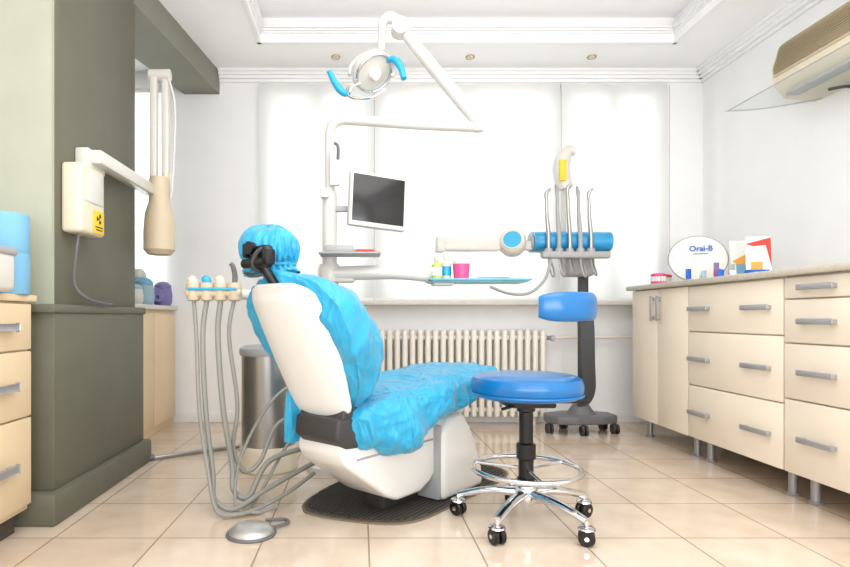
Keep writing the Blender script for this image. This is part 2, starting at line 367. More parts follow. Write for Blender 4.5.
b=B(); b.box(2.05,2.20,2.75,2.85,WZ,WZ+.006,.002)
for q in ((2.05,2.056,2.75,2.85),(2.194,2.20,2.75,2.85),(2.05,2.20,2.75,2.756),(2.05,2.20,2.844,2.85)): b.box(*q,WZ,WZ+.024,.002)
b.done('body','bluec',e); B().box(2.07,2.18,2.77,2.83,WZ+.006,WZ+.028,.01).done('contents','lblue',e)
for i,(x,y) in enumerate([(1.87,3.55),(1.96,3.65)]):
    e=top('dental_model',(x,y,WZ),'pink and white teaching model of teeth on the worktop','dental model','dental models')
    for part,z0,z1 in (('lower_jaw',0,.026),('upper_jaw',.044,.070)):
        arc=[(x+.032*math.cos(a),y+.032*math.sin(a),WZ+(z0+z1)/2) for a in [rad(q) for q in range(150,391,30)]]
        B().tube(arc,.013,seg=8).done(part,'pink' if i==0 else 'red',e)
        b=B()
        for q in range(155,386,23):
            a=rad(q); zz=WZ+(z1 if part=='lower_jaw' else z0); b.box(x+.037*math.cos(a)-.006,x+.037*math.cos(a)+.006,y+.037*math.sin(a)-.006,y+.037*math.sin(a)+.006,zz-.010,zz+.008,.002)
        b.done('teeth','shell',e)
    B().cyl((x,y+.027,WZ+.012),(x,y+.027,WZ+.058),.007).done('hinge','lgrey',e)

# ---------------------------------------------------------------- air conditioner
e=top('air_conditioner',(2.45,2.75,1.98),'wall-mounted split air conditioner with tan upper grille','air conditioner')
prof=[(2.54,2.33),(2.42,2.33),(2.335,2.27),(2.30,2.16),(2.31,2.07),(2.37,2.0),(2.54,1.98)]
B().prism([(x,2.25,z) for x,z in prof],(0,.92,0),None,bev=.006).done('housing','ivory',e)
b=B()
gp=[(2.42,2.334),(2.375,2.306),(2.332,2.272),(2.315,2.22),(2.298,2.16),(2.300,2.12)]
gc=cr([(x,0,z) for x,z in gp],4)
for k,p in enumerate(gc[1:-1]):
    b.box(p.x-.010,p.x+.012,2.28,3.14,p.z-.004,p.z+.003,.001)
b.done('grille','tangrille',e)
B().prism([(x,2.27,z) for x,z in [(2.42,2.336),(2.333,2.275),(2.297,2.16),(2.300,2.11),(2.305,2.11),(2.303,2.16),(2.34,2.265),(2.42,2.329)]],(0,.88,0),None).done('grille_panel','beige',e)
B().box(2.325,2.40,2.30,3.10,1.99,2.01,.006).done('louvre','lgrey',e)
e=top('air_deflector',(2.2,2.75,1.88),'curved clear acrylic air deflector below the air conditioner','air deflector')
rg=[]
for k in range(17):
    t=k/16; x=2.52-.54*t; z=1.965-.10*math.sin(t*1.3)+.02*t; y1=3.08-.02*t
    rg.append([Vector((x,2.20,z)),Vector((x,y1,z)),Vector((x,y1,z+.006)),Vector((x,2.20,z+.006))])
B().loft(rg).done('sheet','glass',e)
b=B(); b.tube([(2.51-.54*t,3.08-.02*t,1.968-.10*math.sin(t*1.3)+.02*t) for t in (0,.25,.5,.75,1)],.003,seg=6); b.tube([(1.985,2.2,1.892),(1.985,3.06,1.892)],.003,seg=6); b.done('edge_strip','lgrey',e)
for y in (2.4,2.9): B().tube([(2.54,y,1.955),(2.48,y,1.96),(2.40,y,1.945)],.008,seg=8).done('bracket','dark',e)

# ---------------------------------------------------------------- radiator
e=top('radiator',(.74,4.1,.05),'cream cast column radiator under the windowsill','radiator')
x=.13; k=0
while x<1.33:
    b=B()
    for y in (4.07,4.125): b.box(x+.008,x+.047,y-.022,y+.022,.06,.69,.016,seg=3)
    b.box(x+.012,x+.043,4.07,4.13,.60,.685,.014); b.box(x+.012,x+.043,4.07,4.13,.07,.15,.014)
    b.done('section','rad',e); x+=.055
for z in (.63,.11): B().cyl((.12,4.10,z),(1.345,4.10,z),.02).done('header','rad',e)
b=B(); b.tube([(1.34,4.10,.63),(1.40,4.10,.63),(1.9,4.12,.635),(2.5,4.12,.635)],.011,seg=10); b.done('pipe','rad',e)
b=B(); b.cyl((1.36,4.10,.63),(1.36,4.02,.63),.016); b.lathe([(.02,0),(.022,.03),(.018,.04),(0,.04)],(1.36,4.02,.63),16,ax=(0,-1,0)); b.done('valve','alu',e)
for xx_ in (.2,1.25): B().box(xx_-.015,xx_+.015,4.085,4.115,0,.08).done('foot','rad',e)

# ---------------------------------------------------------------- left bay low cabinet
e=top('low_cabinet',(-1.6,3.8,0),'low tan wooden cabinet standing in the side bay','cabinet')
B().box(-1.95,-1.37,3.3,4.16,0,.83,.003).done('body','cream2',e)
for y0,y1 in ((3.31,3.73),(3.74,4.15)): 
    d=B().box(-1.37,-1.352,y0,y1,.06,.80,.004).done('door','cream2',e)
B().box(-1.97,-1.34,3.28,4.17,.83,.86,.004).done('top_panel','white',e)
def pot(x,y,r,h,mc,mc2,lab,name):
    e=top(name,(x,y,.86),lab,'container','containers on the low cabinet')
    B().lathe([(0,0),(r*.8,0),(r,h*.15),(r*1.02,h*.45),(r*.9,h*.75),(0,h*.8)],(x,y,.86)).done('body',mc,e)
    B().lathe([(0,0),(r*.9,0),(r*.88,h*.1),(r*.55,h*.22),(0,h*.26)],(x,y,.86+h*.76)).done('lid',mc2,e)
pot(-1.44,3.60,.06,.13,'white','teal','white rounded container with grey-teal lid on the low cabinet','lidded_container')
pot(-1.41,4.05,.065,.17,'purple','purple','purple rounded container on the low cabinet','lidded_container')
pot(-1.44,3.78,.065,.18,'teal','lblue','grey-teal rounded container with pale blue lid on the low cabinet','lidded_container')
pot(-1.56,3.98,.065,.26,'teal','white','tall grey-teal container with white lid on the low cabinet','lidded_container')
e=top('hose_coil',(-1.39,3.91,.86),'coiled purple hose bundle lying on the low cabinet','hose')
b=B()
for k in range(4): b.torus((-1.395,3.90,.915+.006*k),.022+.008*k,.007,ax=(1,-.6,.25+.05*k))
b.done('coil','purple',e)
e=top('instrument_case',(-1.6,3.42,.86),'pale grey rounded case standing on the low cabinet','case')
B().box(-1.70,-1.53,3.36,3.46,.86,.95,.03,seg=4).done('shell','lgrey',e); B().tube([(-1.67,3.41,.945),(-1.66,3.41,.99),(-1.58,3.41,.99),(-1.56,3.41,.945)],.008,seg=8).done('handle','purple',e)

# ---------------------------------------------------------------- left drawers near pillar
e=top('drawer_cabinet',(-1.45,1.8,0),'tan laminate drawer cabinet beside the olive pillar','cabinet')
B().box(-1.75,-1.215,1.45,2.07,.08,.835,.002).done('body','cream2',e); B().box(-1.72,-1.25,1.5,2.05,0,.08).done('plinth','gap',e)
zs=[.83,.66,.42,.10]
for k in range(3):
    d=B().box(-1.215,-1.197,1.455,2.065,zs[k+1]+.003,zs[k]-.003,.004).done('drawer','cream2',e)
    zc=(zs[k]+zs[k+1])/2; hhandle(1.78,1.945,zc,d,xf=-1.197,s=1)
B().box(-1.77,-1.19,1.43,2.09,.835,.86,.005).done('top_panel','cream2',e)
e=top('paper_towel_roll',(-1.25,1.99,.86),'large pale blue paper towel roll standing on the drawer cabinet','paper roll')
B().lathe([(.02,0),(.072,0),(.074,.006),(.074,.14),(.073,.142),(.074,.144),(.074,.276),(.070,.282),(.02,.282)],(-1.25,2.0,.86),40).done('paper','lblue',e)
B().lathe([(.014,0),(.02,0),(.02,.284),(.014,.284)],(-1.25,2.0,.86),20).done('core','beige',e)
e=top('counter_standin',(-1.33,1.75,.86),'white box with grey trim standing in for a nearer white counter','counter')  # plain box put here in place of a nearer white counter
B().box(-1.55,-1.15,1.60,1.90,.862,.995,.02,seg=3).done('body','white',e); B().box(-1.555,-1.145,1.595,1.905,.985,1.01,.008).done('lid','lgrey',e); B().box(-1.153,-1.146,1.62,1.80,.89,.95,.003).done('panel','lgrey',e)

# ---------------------------------------------------------------- wall mounted x-ray
e=top('xray_unit',(-1.15,2.4,1.1),'ivory wall-mounted dental x-ray unit with folding arm','x-ray unit')
B().box(-1.19,-1.105,2.25,2.455,1.12,1.40,.015,seg=3).done('control_box','ivory',e)
B().box(-1.1045,-1.101,2.28,2.43,1.25,1.375,.003).done('front_panel','white',e)
b=B(); b.box(-1.1045,-1.1015,2.345,2.44,1.13,1.225,.001); lb=b.done('warning_sticker','yellow',e,label='yellow radiation warning sticker')
b=B(); cy,cz=2.393,1.192; fx=-1.1012
for a0 in (60,180,300):
    p=[(fx,cy+.006*math.cos(rad(a)),cz+.006*math.sin(rad(a))) for a in (a0+30,a0,a0-30)]+[(fx,cy+.022*math.cos(rad(a)),cz+.022*math.sin(rad(a))) for a in range(a0-30,a0+31,10)]
    b.prism(p,(.0006,0,0),None)
b.lathe([(0,0),(.004,0),(.004,.0006),(0,.0006)],(fx,cy,cz),16,ax=(1,0,0)); b.done('radiation_symbol','alabel',lb)
b=B(); 
for zz,w_ in ((1.157,.034),(1.145,.028)): b.box(fx,fx+.0006,cy-w_,cy+w_,zz-.0025,zz+.0025)
b.done('text_strip','alabel',lb)
B().tube([(-1.14,2.3,1.125),(-1.15,2.3,1.05),(-1.17,2.32,.92),(-1.14,2.36,.86),(-1.135,2.5,.84),(-1.14,2.6,.838)],.006,seg=8).done('cable','grey',e)
B().box(-1.19,-1.13,2.36,2.52,1.40,1.49,.01).done('wall_bracket','white',e)
B().box(-1.15,-1.085,2.38,3.02,1.425,1.485,.012).done('horizontal_arm','white',e)
b=B(); b.lathe([(.035,0),(.035,.12),(0,.12)],(-1.09,3.04,1.41)); b.done('pivot','ivory',e)
b=B(); b.box(-1.125,-1.085,3.02,3.06,1.5,2.10,.01); b.done('lower_arm','white',e)
b=B(); b.box(-1.065,-1.025,3.03,3.07,1.55,2.11,.01); b.cyl((-1.13,3.045,2.08),(-1.02,3.045,2.08),.03); b.done('upper_arm','white',e)
b=B(); b.lathe([(.0,1.53),(.05,1.53),(.055,1.50),(.055,1.40),(.075,1.33),(.082,1.24),(.082,1.14),(.06,1.115),(0,1.115)],(-1.08,3.05,0),32); b.done('tube_head','beige',e)
B().tube([(-1.045,3.05,1.52),(-1.045,3.05,1.6)],.02).done('yoke','ivory',e)
B().tube([(-1.03,3.03,2.08),(-.99,3.03,1.9),(-1.0,3.03,1.55),(-1.02,3.05,1.42)],.006,seg=8).done('cable','white',e)

# ---------------------------------------------------------------- dental chair (local frame: x forward, y across, z up)
CT=Matrix.Translation((-.075,2.13,0))@Matrix.Rotation(rad(48),4,'Z')
ch=top('dental_chair',(-.075,2.13,0),'white dental chair wrapped in crinkled blue disposable covers','dental chair')
def csp(tab,t):
    P=[tab[0]]+list(tab)+[tab[-1]]
    for i in range(1,len(P)-2):
        if t<=P[i+1][0] or i==len(P)-3:
            q=(t-P[i][0])/(P[i+1][0]-P[i][0]); a,b,c,d=P[i-1][1],P[i][1],P[i+1][1],P[i+2][1]
            return max(.005,.5*((2*b)+(c-a)*q+(2*a-5*b+4*c-d)*q*q+(3*b-a-3*c+d)*q**3))
rings=[]
for i in range(40):
    t=i/39; z=.405+.485*t; f=-.085-.235*t
    hw=csp([(0,.10),(.12,.145),(.5,.172),(.82,.178),(.93,.160),(.98,.125),(1,.09)],t)
    th=.05*(1 if t<.9 else .8)
    ring=[]
    for k in range(48):
        a=2*math.pi*k/48; c,s_=math.cos(a),math.sin(a)
        y=hw*math.copysign(abs(c)**.6,c); x=math.copysign(abs(s_)**.7,s_)*th*.5
        ring.append(Vector((f+x+ (abs(y)/.18)**2.5*.03,y,z)))
    rings.append(ring)
B(CT).loft(rings).done('backrest_shell','shell',ch,label='white moulded plastic backrest shell',ang=60)
rings=[]; NS=180; NK=220
for i in range(NS+1):
    t=i/NS; z=.41+.525*t; f=-.045-.25*t
    F=csp([(0,.05),(.15,.13),(.4,.25),(.62,.285),(.82,.225),(.94,.13),(1,.02)],t)
    Wn=csp([(0,.11),(.2,.19),(.5,.235),(.78,.225),(.93,.15),(1,.02)],t)
    Wf=csp([(0,.08),(.2,.17),(.5,.235),(.78,.24),(.93,.17),(1,.02)],t)
    ring=[]
    for k in range(NK):
        a=2*math.pi*k/NK; c,s_=math.cos(a),math.sin(a)
        y=math.copysign(abs(c)**.8,c)*(Wf if c>0 else Wn); x=(F*math.copysign(abs(s_)**.8,s_) if s_>0 else .03*s_)
        fold=1+.05*math.sin(13*a+4*t+2*math.sin(5*t))*max(0,1-t*2.2)+.04*math.sin(11*a-5*t)*max(0,(t-.55)*2)
        p=Vector((f+x*fold,y*fold,z)); ring.append(p+noise.noise_vector(p*5+Vector((3,6,1)))*.016)
    rings.append(ring)
B(CT).loft(rings).wrinkle(.012,7,1,(1,1,.4)).wrinkle(.007,15,4,(1,.8,.5)).done('backrest_cover','cover',ch,label='crinkled blue disposable cover puffed over the backrest',ang=180)
# headrest bonnet
rings=[]; hc=Vector((-.265,.078,1.022)); NK=180
for i in range(91):
    t=i/90
    if t<.16: q=t/.16; r_=.98-.20*math.sin(q*math.pi/2); z=-.090+.03*q
    else:
        q=(t-.16)/.84; ph=rad(-44+134*q); r_=max(.02,math.cos(ph)**.8 if ph<1.57 else .02)*1.0+.02; z=.074*math.sin(ph)+(-.06+.074*math.sin(rad(44)))*(1-q)
    ring=[]
    for k in range(NK):
        a=2*math.pi*k/NK; pl=1+(.07 if t<.16 else .07*max(0,1-(t-.16)*1.8))*math.sin(21*a+2*math.sin(3*a))+.02*math.sin(4*a+1)
        ring.append(hc+Vector((.092*r_*pl*math.cos(a)-.02*t,.116*r_*pl*math.sin(a),z+.008*math.sin(3*a))))
    rings.append(ring)
B(CT).loft(rings).wrinkle(.007,11,7,(1,1,.4)).done('headrest_cover','cover',ch,label='gathered blue disposable bonnet over the headrest',ang=180)
B(CT).torus(hc+Vector((-.004,0,-.062)),.078,.005,ax=(0,.0,1)).done('elastic_edge','cover',ch,fn=lambda v:Vector((v.x,hc.y+(v.y-hc.y)*1.22,v.z)))
rings=[]
for i in range(41):
    t=i/40; z=.86+.09*t; ring=[]
    for k in range(90):
        a=2*math.pi*k/90; r_=(1-.3*t)*(1+.04*math.sin(11*a))
        ring.append(Vector((-.235-.02*t+.065*r_*math.cos(a),.01+.05*t+.09*r_*math.sin(a),z)))
    rings.append(ring)
B(CT).loft(rings).wrinkle(.008,14,9,(1,1,.3)).done('neck_cover','cover',ch,ang=180)
HB=CT@Matrix.Translation((.012,-.004,-.042))
b=B(HB); b.box(-.385,-.345,-.02,.075,.985,1.06,.015,seg=3); b.cyl((-.39,-.03,1.0),(-.39,.085,1.0),.016); b.lathe([(.0,0),(.020,0),(.022,.02),(0,.022)],(-.385,.045,1.05),20,ax=(-1,0,0))
b.box(-.40,-.36,-.045,-.02,.99,1.045,.01); b.box(-.395,-.36,.075,.095,1.02,1.07,.008)
b.tube([(-.365,.02,1.0),(-.345,.01,.96),(-.32,0,.92)],.016,seg=12); b.done('headrest_bracket','black',ch,label='black headrest bracket with knob')
b=B(HB); b.tube([(-.375,.0,1.05),(-.395,.015,1.03),(-.40,.025,.99),(-.375,.03,.975)],.008,seg=8); b.done('headrest_strap','dark',ch)
# seat cover
rings=[]; NS=230; NK=220
for i in range(NS+1):
    t=i/NS; f=-.10+.975*t
    zt=.455+.10*t+.02*math.sin(t*math.pi); drop=csp([(0,.10),(.10,.165),(.22,.228),(.35,.215),(.5,.165),(.8,.10),(1,.055)],t); zb=zt-drop+.012*math.sin(f*21)+.006*math.sin(f*53)
    hw=csp([(0,.12),(.06,.18),(.25,.24),(.6,.235),(.9,.225),(.96,.20),(1,.14)],t)
    e1=1 if .03<t<.97 else .75
    ring=[]
    for k in range(NK):
        a=2*math.pi*k/NK; c,s_=math.cos(a),math.sin(a)
        y=hw*math.copysign(abs(c)**.38,c); zz=math.copysign(abs(s_)**.6,s_)
        z=(zt+zb)/2+zz*(zt-zb)/2*e1
        dp=max(0,min(1,(zt-z)/.10-.15))
        y*=1+dp*(.06*math.sin(f*48+3*math.sin(f*11)+z*12)+.05*noise.noise(Vector((f*14,3,1)))+.04)
        p=Vector((f,y,z)); ring.append(p+noise.noise_vector(p*4+Vector((1,9,4)))*.010)
    rings.append(ring)
B(CT).loft(rings).wrinkle(.009,8,3,(.5,1.2,1)).wrinkle(.006,15,5,(.7,1,1)).done('seat_cover','cover',ch,label='crinkled blue disposable cover draped over the seat',ang=180)
rings=[]
for i in range(36):
    t=i/35; z=.50-.19*t
    rings.append([Vector((-.07+.07*math.cos(a)*(1-.1*t)*(1+.08*math.sin(7*a)),.135+.035*math.sin(a)*(1+.15*math.sin(6*a))+.015*t,z)) for a in [2*math.pi*k/80 for k in range(80)]])
B(CT).loft(rings).wrinkle(.008,12,8,(1,1,.4)).done('cover_flap','cover',ch,ang=180)
# dark hinge
b=B(CT); b.prism([(f,-.14,z) for f,z in [(-.15,.43),(-.16,.36),(-.11,.32),(.02,.31),(.05,.34),(.02,.42)]],(0,.22,0),None,bev=.012)
b.prism([(f,-.13,z) for f,z in [(-.11,.47),(-.13,.40),(-.05,.38),(.0,.40),(-.04,.47)]],(0,.22,0),None,bev=.008)
b.done('recline_hinge','dark',ch,label='dark grey recline hinge cover')
# underframe
b=B(CT); b.prism([(f,-.13,z) for f,z in [(-.12,.345),(-.13,.30),(-.10,.255),(.13,.095),(.19,.07),(.34,.07),(.41,.10),(.60,.30),(.72,.40),(.5,.42),(0,.40)]],(0,.23,0),None,bev=.018)
b.done('underframe','shell',ch,label='white moulded underframe')
b=B(CT); b.box(-.05,.42,-.132,-.129,.268,.276,.001); b.done('underframe_seam','lgrey',ch)
b=B(CT); b.prism([(f,-.17,z) for f,z in [(.44,.014),(.44,.30),(.49,.36),(.60,.37),(.66,.30),(.71,.22),(.76,.10),(.77,.014)]],(0,.32,0),None,bev=.025)
b.done('pedestal','shell',ch,label='white floor pedestal')
b=B(CT); b.box(.425,.452,-.155,.13,.02,.33,.006); b.done('pedestal_seam','lgrey',ch)
b=B(CT); b.box(.20,.48,-.05,.06,.012,.09,.012); b.done('base_plate','dark',ch)
b=B(CT); b.box(.35,.74,-.15,.15,.40,.47,.02); b.done('leg_support','shell',ch)
# mat
mt=top('floor_mat',(.15,2.5,0),'dark ribbed rubber floor mat beneath the dental chair','floor mat')
poly=cr([(-.24,2.33,0),(-.21,2.24,0),(-.08,2.17,0),(.10,2.12,0),(.24,2.17,0),(.43,2.39,0),(.62,2.62,0),(.74,2.86,0),(.55,3.05,0),(.25,3.05,0),(.02,2.85,0),(-.14,2.6,0),(-.22,2.42,0),(-.24,2.33,0)],5)[:-1]
cc=Vector((.18,2.58,0))
B().prism([Vector(p)+Vector((0,0,.0)) for p in poly],(0,0,.006),None).done('border','matedge',mt)
B().prism([cc+(Vector(p)-cc)*.975+Vector((0,0,.004)) for p in poly],(0,0,.006),None).done('pad','matm',mt)
b=B(); ux=Vector((.60,.80,0)); nx=Vector((-.80,.60,0))
inner=[cc+(Vector(p)-cc)*.945 for p in poly]
def clip(o,d):
    ts=[]
    for i in range(len(inner)):
        a,c=inner[i],inner[(i+1)%len(inner)]; e_=c-a; den=d.x*e_.y-d.y*e_.x
        if abs(den)<1e-9: continue
        w=a-o; t=(w.x*e_.y-w.y*e_.x)/den; u=(w.x*d.y-w.y*d.x)/den
        if 0<=u<1: ts.append(t)
    return (min(ts),max(ts)) if len(ts)>=2 else None
for k in range(-19,20):
    o=cc+nx*k*.019; r=clip(o,ux)
    if r and r[1]-r[0]>.05:
        p0=o+ux*r[0]+Vector((0,0,.010)); p1=o+ux*r[1]+Vector((0,0,.010)); b.tube([p0,p1],.0045,seg=6)
b.done('ribs','rubber',mt)

# ---------------------------------------------------------------- unit column with lamp
un=top('dental_unit_column',(-.155,2.9,0),'white dental unit column carrying lamp, monitor and tray arms','dental unit')
cx,cyy=-.155,2.9
b=B(); b.lathe([(.0,0),(.12,0),(.12,.03),(.06,.05),(.045,.08),(.045,1.02),(.03,1.04),(0,1.04)],(cx,cyy,0)); b.done('base_column','white',un)
b=B(); b.lathe([(.038,1.0),(.038,1.4),(.034,1.42),(.0,1.42)],(cx,cyy,0)); b.done('lower_sleeve','white',un)
b=B(); b.tube([(cx,cyy,1.38),(cx,cyy,1.60),(cx+.005,cyy,1.74),(cx+.05,cyy,1.785),(cx+.16,cyy,1.785),(cx+.45,cyy,1.765),(.60,2.9,1.752)],.026,seg=16,n=8); b.done('lamp_pole','white',un)
b=B(); b.lathe([(.0,-.03),(.028,-.03),(.032,0),(.028,.03),(.0,.03)],(.605,2.9,1.76)); b.done('elbow_joint','white',un)
b=B(); b.tube([(.61,2.9,1.77),(.54,2.89,1.85),(.36,2.86,2.05),(.21,2.84,2.22)],[.026,.034,.032,.026],seg=16); b.tube([(.21,2.84,2.22),(.18,2.83,2.26),(.14,2.83,2.275),(.115,2.83,2.25),(.11,2.83,2.20),(.105,2.83,2.11)],[.03,.03,.028,.024,.02,.018],seg=14); b.cyl((.20,2.795,2.225),(.20,2.875,2.225),.042); b.done('spring_arm','white',un)
DZ=Vector((0,0,-.025))
lc=Vector((.06,2.80,2.02))+DZ; la=Vector((.45,-.55,-.75)).normalized()
LT=Matrix.Translation(lc)@Matrix.Diagonal((1.2,1.2,1.2,1))@Matrix.Translation(-lc)
lamp=B(LT); lamp.lathe([(0,.055),(.04,.05),(.075,.03),(.09,.0),(.088,-.012),(.07,-.02)],lc,32,ax=-la); lh=lamp.done('lamp_head','white',un)
B(LT).lathe([(0,.03),(.03,.022),(.055,.006),(.072,-.014),(.078,-.022),(.078,-.024),(.070,-.016),(.05,.002),(.02,.018),(0,.02)],lc,32,ax=-la).done('reflector','lblue',lh,label='pale curved lamp reflector')
B(LT).torus(lc+la*.022,.080,.006,ax=la).done('rim_ring','chrome',lh)
B(LT).lathe([(0,-.0),(.024,-.0),(.026,-.03),(.018,-.045),(0,-.05)],lc,24,ax=-la).done('bulb_guard','paper',lh)
def dz(P): return [Vector(p)+DZ for p in P]
b=B(); b.tube(dz([(.105,2.83,2.16),(.10,2.82,2.12),(.15,2.80,2.08),(.17,2.79,2.01),(.155,2.79,1.99)]),.011,seg=10); b.tube(dz([(.10,2.82,2.12),(.03,2.83,2.12),(-.04,2.82,2.06),(-.05,2.80,2.0)]),.011,seg=10); b.done('yoke','white',lh)
for pts in ([(.135,2.77,2.06),(.165,2.75,2.055),(.195,2.73,2.01),(.21,2.71,1.945)],[(-.055,2.78,1.90),(-.085,2.76,1.90),(-.12,2.75,1.94),(-.15,2.74,1.995)][::-1]):
    B().tube(dz(pts),[.013,.019,.014],seg=12).done('handle','aqua',lh,label='aqua blue grab handle')
b=B(); b.tube(dz([(-.06,2.78,1.93),(-.05,2.76,1.88),(0,2.75,1.865),(.07,2.74,1.87),(.12,2.75,1.91)]),.007,seg=8); b.tube(dz([(-.05,2.76,1.90),(-.04,2.77,1.93),(0,2.78,1.95)]),.006,seg=8); b.tube(dz([(.14,2.77,2.06),(.11,2.79,2.04)]),.006,seg=8); b.done('guard_rail','chrome',lh)
b=B(); b.box(cx-.0,cx+.055,cyy-.06,cyy-.02,1.44,1.58,.012); b.box(cx+.0,cx+.03,cyy-.05,cyy+.0,1.55,1.62,.008); b.box(cx-.045,cx+.0,cyy-.06,cyy,1.38,1.43,.008); b.done('camera_holder','white',un)
B().tube([(cx+.045,cyy-.06,1.57),(cx+.045,cyy-.07,1.63),(cx+.03,cyy-.07,1.65)],.008,seg=8).done('camera_tip','grey',un)
b=B(); b.box(cx,cx+.13,cyy-.025,cyy+.005,1.315,1.345,.008); b.done('monitor_bracket','lgrey',un)
MT=Matrix.Translation((.09,2.84,1.36))@Matrix.Rotation(rad(20),4,'Z')@Matrix.Rotation(rad(-4),4,'X')@Matrix.Rotation(rad(4),4,'Y')
mo=B(MT).box(-.152,.152,-.012,.03,-.138,.138,.008).done('monitor','white',un,label='small flat monitor with white bezel')
B(MT).box(-.138,.138,-.0145,-.01,-.115,.122,.002).done('screen','screen',mo)
b=B(); b.box(-.2,.10,2.72,2.90,1.085,1.095,.004); b.box(-.17,-.03,2.74,2.84,1.095,1.13,.01); b.box(-.1,.08,2.76,2.80,1.1,1.112,.003); b.done('shelf','lgrey',un)
B().box(-.02,.07,2.73,2.75,1.097,1.107,.003).done('instrument','red',un)
b=B(); b.lathe([(.0,.96),(.055,.96),(.06,.98),(.06,1.03),(.05,1.05),(.0,1.05)],(cx,cyy,0)); b.box(cx-.03,cx+.13,cyy-.05,cyy+.03,.955,1.03,.015); b.tube([(cx+.02,cyy-.02,1.0),(.1,2.86,1.005),(.25,2.85,.995),(.40,2.85,.97)],[.038,.036,.03,.024],seg=14); b.done('tray_arm','white',un)
tr=top('instrument_tray',(.58,2.82,.94),'aqua instrument tray held on the unit arm','tray')
b=B(); b.box(.345,.81,2.72,2.92,.948,.958,.004); b.box(.335,.825,2.71,2.93,.956,.966,.004); b.done('plate','aquatray',tr)
b=B(); b.box(.36,.46,2.76,2.88,.935,.95,.004); b.done('bracket','white',tr)
for i,(x,y,a) in enumerate([(.62,2.76,.3),(.66,2.79,.2),(.70,2.77,.5),(.73,2.84,.1),(.64,2.86,-.1)]):
    e=top('hand_instrument',(x,y,.966),'slim steel dental hand instrument lying on the tray','dental instrument','hand instruments on the tray')
    d=Vector((math.cos(a),math.sin(a),0))*.06; p=Vector((x,y,.971))
    B().tube([p-d,p-d*.4,p+d*.4,p+d],[.0015,.0045,.0045,.0045,.0015],seg=8).done('shaft','steel',e); B().tube([p+d,p+d*1.12+Vector((0,0,.006)),p+d*1.2+Vector((0,0,.002))],[.0015,.0008],seg=6).done('tip','chrome',e)
e=top('lidded_cup',(.50,2.8,.966),'bright pink plastic cup with a white lid on the tray','cup')
B().lathe([(0,0),(.036,0),(.042,.075),(0,.075)],(.50,2.80,.966)).done('body','pink',e); B().lathe([(0,.0),(.044,0),(.044,.014),(.036,.022),(0,.022)],(.50,2.80,1.041)).done('lid','white',e)
for x,y,h,mc in [(.375,2.77,.11,'green'),(.43,2.83,.13,'ivory')]:
    e=top('bottle',(x,y,.966),'small %s medicine bottle standing on the tray'%('yellow-green' if mc=='green' else 'cream'),'bottle','medicine bottles on the tray')
    B().lathe([(0,0),(.024,0),(.026,.005),(.026,h*.62),(.012,h*.74),(.012,h*.8),(0,h*.8)],(x,y,.966),20).done('body',mc,e); B().lathe([(0,0),(.015,0),(.015,h*.2),(0,h*.2)],(x,y,.966+h*.8),16).done('cap','white',e)
    B().lathe([(.0262,h*.15),(.0265,h*.16),(.0265,h*.5),(.0262,h*.51)],(x,y,.966),20).done('paper_label','aqua' if mc!='green' else 'paper',e)

# ---------------------------------------------------------------- delivery cart
dc=top('delivery_cart',(1.49,3.85,0),'mobile dental delivery cart with blue head and five handpieces','dental cart')
b=B(); b.prism([(1.24,3.80,.07),(1.30,3.72,.07),(1.42,3.70,.07),(1.60,3.72,.07),(1.72,3.78,.07),(1.72,3.92,.07),(1.55,3.99,.07),(1.40,3.98,.07),(1.26,3.90,.07)],(0,0,.055),None,bev=.012); b.lathe([(.10,.12),(.07,.16),(.05,.19),(0,.19)],(1.50,3.85,0)); b.done('base','grey',dc)
for x,y in ((1.27,3.80),(1.70,3.78),(1.47,3.72),(1.42,3.96),(1.68,3.92)):
    b=B(); b.cyl((x-.02,y,.033),(x-.006,y,.033),.033); b.cyl((x+.006,y,.033),(x+.02,y,.033),.033); b.box(x-.007,x+.007,y-.012,y+.02,.03,.08,.003); b.done('caster','dark',dc)
b=B(); b.box(1.485,1.545,3.82,3.88,.12,1.10,.012); b.done('column','dark',dc)
b=B(); b.box(1.36,1.56,3.74,3.88,1.05,1.21,.03,seg=3); b.done('head_mount','lgrey',dc)
hx=[]
for i in range(61):
    t=i/60; x=1.13+.50*t; hx.append([Vector((x,3.74+(.098+.001*math.sin(t*35+3*math.cos(q)))*math.cos(q),1.272+(.070+.001*math.sin(t*27+2*q))*math.copysign(abs(math.sin(q))**.8,math.sin(q)))) for q in [2*math.pi*k/48 for k in range(48)]])
b=B(); b.loft(hx); b.done('head_body','unitblue',dc,label='glossy blue wrapped cylindrical delivery head',ang=50)
b=B(); b.box(1.16,1.60,3.60,3.66,1.155,1.20,.015); 
for k in range(5): b.lathe([(.022,0),(.026,.01),(.026,.05),(.02,.06)],(1.205+.068*k,3.625,1.16),18)
b.done('handpiece_holder','lgrey',dc)
for x in (1.13,1.63): B().lathe([(0,-.012),(.055,-.012),(.06,0),(.055,.012),(0,.012)],(x,3.74,1.27),28,ax=(1,0,0)).done('end_cap','lgrey',dc)
b=B(); b.box(.52,.92,3.70,3.80,1.215,1.30,.012); b.box(.50,.56,3.69,3.81,1.205,1.31,.012); b.done('side_arm','white',dc)
b=B(); b.lathe([(0,-.05),(.08,-.05),(.09,-.02),(.09,.03),(.075,.05),(0,.05)],(1.0,3.72,1.265),36,ax=(-.3,-1,.35)); b.box(.9,1.14,3.70,3.80,1.22,1.28,.01); b.done('gauge_housing','white',dc)
b=B(); b.lathe([(0,.052),(.06,.052),(.06,.056),(0,.056)],(1.0,3.72,1.265),30,ax=(-.3,-1,.35)); b.done('gauge_face','aqua',dc)
b=B(); b.torus(Vector((1.0,3.72,1.265))+Vector((-.3,-1,.35)).normalized()*.055,.063,.006,ax=(-.3,-1,.35)); b.done('gauge_ring','ivory',dc)
